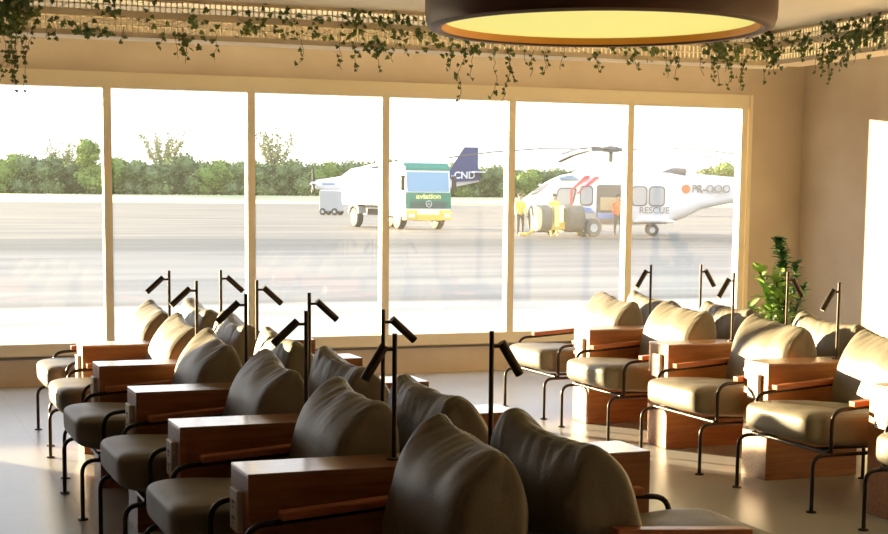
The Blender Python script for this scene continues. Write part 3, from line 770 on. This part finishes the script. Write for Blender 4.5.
hub = MB(); hub.lathe([(.001, 3.5), (.35, 3.52), (.42, 3.62), (.3, 3.74), (.001, 3.78)], 20, Matrix.Translation((1.8, 0, 0)))
for k in range(5):
    a = math.radians(2 + 72 * k); hub.box(.3, .8, -.08, .08, 3.55, 3.68, Matrix.Translation((1.8, 0, 0)) @ Matrix.Rotation(a, 4, 'Z'))
hub.build('rotor_hub', M['greydark'], t)
for k in range(5):
    a = math.radians(2 + 72 * k); m = MB(); mt = Matrix.Translation((1.8, 0, 3.61)) @ Matrix.Rotation(a, 4, 'Z')
    m.loft([[(x, -.13, z), (x, .13, z + .02), (x, .13, z + .05), (x, -.13, z + .03)] for x, z in ((.7, 0), (3, 0), (5, -.15), (6.9, -.4))], mtx=mt); m.build('rotor_blade', M['greydark'], t)
for s in (-1, 1):
    wheel('main_wheel', 0, s * 1.0, .26, .18, t); MB().tube([(0, s * .95, .3), (.1, s * .8, .8)], .06, 8).build('landing_strut', M['greylight'], t)
    MB().loft([sring(x, w, .55, z) for x, w, z in ((.8, .1, .66), (.4, .28, .84), (-.4, .28, .84), (-.9, .1, .66))], mtx=Matrix.Translation((0, s * .95, 0))).build('sponson', M['white'], t, smooth=True)
wheel('nose_wheel', 4.3, 0, .25, .25, t); MB().tube([(4.3, 0, .25), (4.3, 0, .8)], .06, 8).build('nose_strut', M['greylight'], t)
MB().prism([(-6.2, 2.2), (-7.7, 4.2), (-8.3, 4.2), (-7.6, 1.5), (-6.9, 1.6)], -.12, .12).build('tail_fin', M['white'], t)
MB().box(-6.4, -5.6, -1.6, 1.6, 2.0, 2.08).build('tailplane', M['white'], t)

# --- ground power cart in front of helicopter nose
b_ = bearing(562); t = empty('ground_power_cart', polar(b_, 60.5, GZ), heading_frame(b_, -60), 'ground cart with rounded grey drums and yellow tow bar before the helicopter nose', 'cart')
for x, w in ((1.05, .3), (-.35, .42)):
    MB().loft([sring(x + .0 + dx, q, .2, 1.0 + .28 * (q > .3)) for dx, q in ((-w, .42), (-w * .8, .6), (w * .8, .6), (w, .42))]).build('drum', M['greytyre'], t, smooth=True)
MB().box(-.9, .9, -.3, .3, .3, .6).build('chassis', M['yellow'], t, bevel=.03)
MB().box(.35, .6, -.35, .35, .4, 1.25).build('control_box', M['paleyellow'], t, bevel=.03)
m = MB(); m.tube([(.9, 0, .4), (1.6, 0, .15), (2.0, 0, .12)], .06, 8); m.tube([(1.8, -.3, .12), (1.8, .3, .12)], .05, 8); m.build('tow_bar', M['yellow'], t, smooth=True)
for s in (-1, 1): wheel('wheel', -1.15, s * .4, .38, .22, t, 'greytyre')

# ------------------------------------------------------------------ people
def person(px, D, off, label, top, bottom, pose='stand', z=GZ):
    b = bearing(px); t = empty('person', polar(b, D, z), heading_frame(b, off), label, 'person')
    sk = MB()
    # body as one skinned surface
    J = {'pel': (0, 0, .93), 'chest': (0, 0, 1.25), 'neck': (0, 0, 1.46), 'head': (.01, 0, 1.60), 'top': (.01, 0, 1.72)}
    bones = [('pel', 'chest'), ('chest', 'neck'), ('neck', 'head'), ('head', 'top')]
    R = {'pel': .15, 'chest': .155, 'neck': .055, 'head': .095, 'top': .06}
    for s, n in ((1, 'l'), (-1, 'r')):
        J['sh' + n] = (0, s * .18, 1.40); J['el' + n] = (.03, s * .25, 1.12); J['ha' + n] = (.14, s * .24, .90)
        R['sh' + n] = .06; R['el' + n] = .045; R['ha' + n] = .035
        J['hip' + n] = (0, s * .10, .88); J['kn' + n] = (.03, s * .12, .48); J['an' + n] = (0, s * .13, .08); J['to' + n] = (.15, s * .14, .04)
        R['hip' + n] = .10; R['kn' + n] = .065; R['an' + n] = .045; R['to' + n] = .035
        bones += [('chest', 'sh' + n), ('sh' + n, 'el' + n), ('el' + n, 'ha' + n), ('pel', 'hip' + n), ('hip' + n, 'kn' + n), ('kn' + n, 'an' + n), ('an' + n, 'to' + n)]
    names = list(J); me = bpy.data.meshes.new('body'); me.from_pydata([J[k] for k in names], [(names.index(a), names.index(c)) for a, c in bones], [])
    o = bpy.data.objects.new('body', me); COL.objects.link(o)
    md = o.modifiers.new('s', 'SKIN')
    for i, k in enumerate(names): me.skin_vertices[0].data[i].radius = (R[k], R[k]); me.skin_vertices[0].data[i].use_root = (k == 'pel')
    o.modifiers.new('d', 'SUBSURF').levels = 1
    dg = bpy.context.evaluated_depsgraph_get(); m2 = bpy.data.meshes.new_from_object(o.evaluated_get(dg)); o.modifiers.clear(); o.data = m2
    m2.materials.clear()
    for q in (M['skin'], bottom, top): m2.materials.append(q)
    for p in m2.polygons:
        z_ = p.center.z; y_ = abs(p.center.y)
        p.material_index = 0 if z_ > 1.47 or (y_ > .2 and z_ < .95) else (2 if z_ > .90 else 1); p.use_smooth = True
    o.parent = t
    MB().ball((-.02, 0, 1.665), .10, 2, (1.05, .95, .85)).build('hair', M['hair'], t, smooth='all')
    return t
person(519, 60.5, 40, 'person in a yellow vest and dark trousers standing left of the helicopter nose', M['vest'], M['trousers'])
person(553, 61.8, 20, 'person in pale yellow work clothes standing behind the ground cart', M['vest'], M['vest'])
person(617, 62.8, 10, 'person in an orange suit at the open helicopter door', M['orange'], M['trousers'])

# ------------------------------------------------------------------ light
w = bpy.data.worlds.new('sky'); SC.world = w; w.use_nodes = True; t = w.node_tree
bg = t.nodes['Background']; tc = t.nodes.new('ShaderNodeTexCoord'); sp = t.nodes.new('ShaderNodeSeparateXYZ')
t.links.new(tc.outputs['Generated'], sp.inputs[0])
rp = t.nodes.new('ShaderNodeValToRGB')
rp.color_ramp.elements[0].position = 0.0; rp.color_ramp.elements[0].color = (1.0, .97, .92, 1)
rp.color_ramp.elements[1].position = .7; rp.color_ramp.elements[1].color = (.60, .72, .9, 1)
e = rp.color_ramp.elements.new(.25); e.color = (.86, .91, 1.0, 1)
t.links.new(sp.outputs['Z'], rp.inputs[0])
ns = t.nodes.new('ShaderNodeTexNoise'); ns.inputs['Scale'].default_value = 3; ns.inputs['Detail'].default_value = 6
mp = t.nodes.new('ShaderNodeMapping'); mp.inputs['Scale'].default_value = (1, 1, 5); t.links.new(tc.outputs['Generated'], mp.inputs[0]); t.links.new(mp.outputs[0], ns.inputs['Vector'])
mx = t.nodes.new('ShaderNodeMix'); mx.data_type = 'RGBA'; mx.blend_type = 'SOFT_LIGHT'; mx.inputs[0].default_value = .3
t.links.new(rp.outputs[0], mx.inputs[6]); t.links.new(ns.outputs['Color'], mx.inputs[7])
t.links.new(mx.outputs[2], bg.inputs['Color']); bg.inputs['Strength'].default_value = 1.65
az = math.atan(.68); el = math.radians(5.6)
sd = Vector((math.sin(az) * math.cos(el), -math.cos(az) * math.cos(el), -math.sin(el)))
L = bpy.data.lights.new('sun', 'SUN'); L.energy = 24; L.color = (1.0, .78, .45); L.angle = math.radians(.8)
o = bpy.data.objects.new('sun', L); COL.objects.link(o); o.rotation_euler = sd.to_track_quat('-Z', 'Y').to_euler(); o.location = (-20, 40, 8)
for nm, loc, rot, sx, sy in (('window_portal', ((WX0 + WX1) / 2, YW + .13, (SILL + HEAD) / 2), (-PI / 2, 0, 0), WX1 - WX0, HEAD - SILL),):
    L = bpy.data.lights.new(nm, 'AREA'); L.shape = 'RECTANGLE'; L.size = sx; L.size_y = sy; L.cycles.is_portal = True
    o = bpy.data.objects.new(nm, L); COL.objects.link(o); o.location = loc; o.rotation_euler = rot

# ------------------------------------------------------------------ camera
cam = bpy.data.cameras.new('camera'); co = bpy.data.objects.new('camera', cam); COL.objects.link(co); SC.camera = co
R = Matrix(((0.935121, 0.031381, -0.352937), (-0.354228, 0.106517, -0.929073), (0.008438, 0.993816, 0.110723)))
R = R.to_4x4(); R.translation = (0, 0, 1.6); co.matrix_world = R
cam.sensor_fit = 'HORIZONTAL'; cam.sensor_width = 36; cam.lens = 1495 * 36 / 888
cam.shift_x = (444 - 430) / 888; cam.shift_y = (362 - 267) / 888
cam.clip_start = .05; cam.clip_end = 3000
vs = SC.view_settings; vs.view_transform = 'Standard'; vs.look = 'None'; vs.gamma = 1; vs.exposure = 0.7; vs.use_curve_mapping = False
SC.cycles.max_bounces = 10; SC.cycles.diffuse_bounces = 5; SC.cycles.glossy_bounces = 4; SC.cycles.transparent_max_bounces = 16
SC.cycles.sample_clamp_indirect = 6; SC.cycles.caustics_reflective = False; SC.cycles.caustics_refractive = False
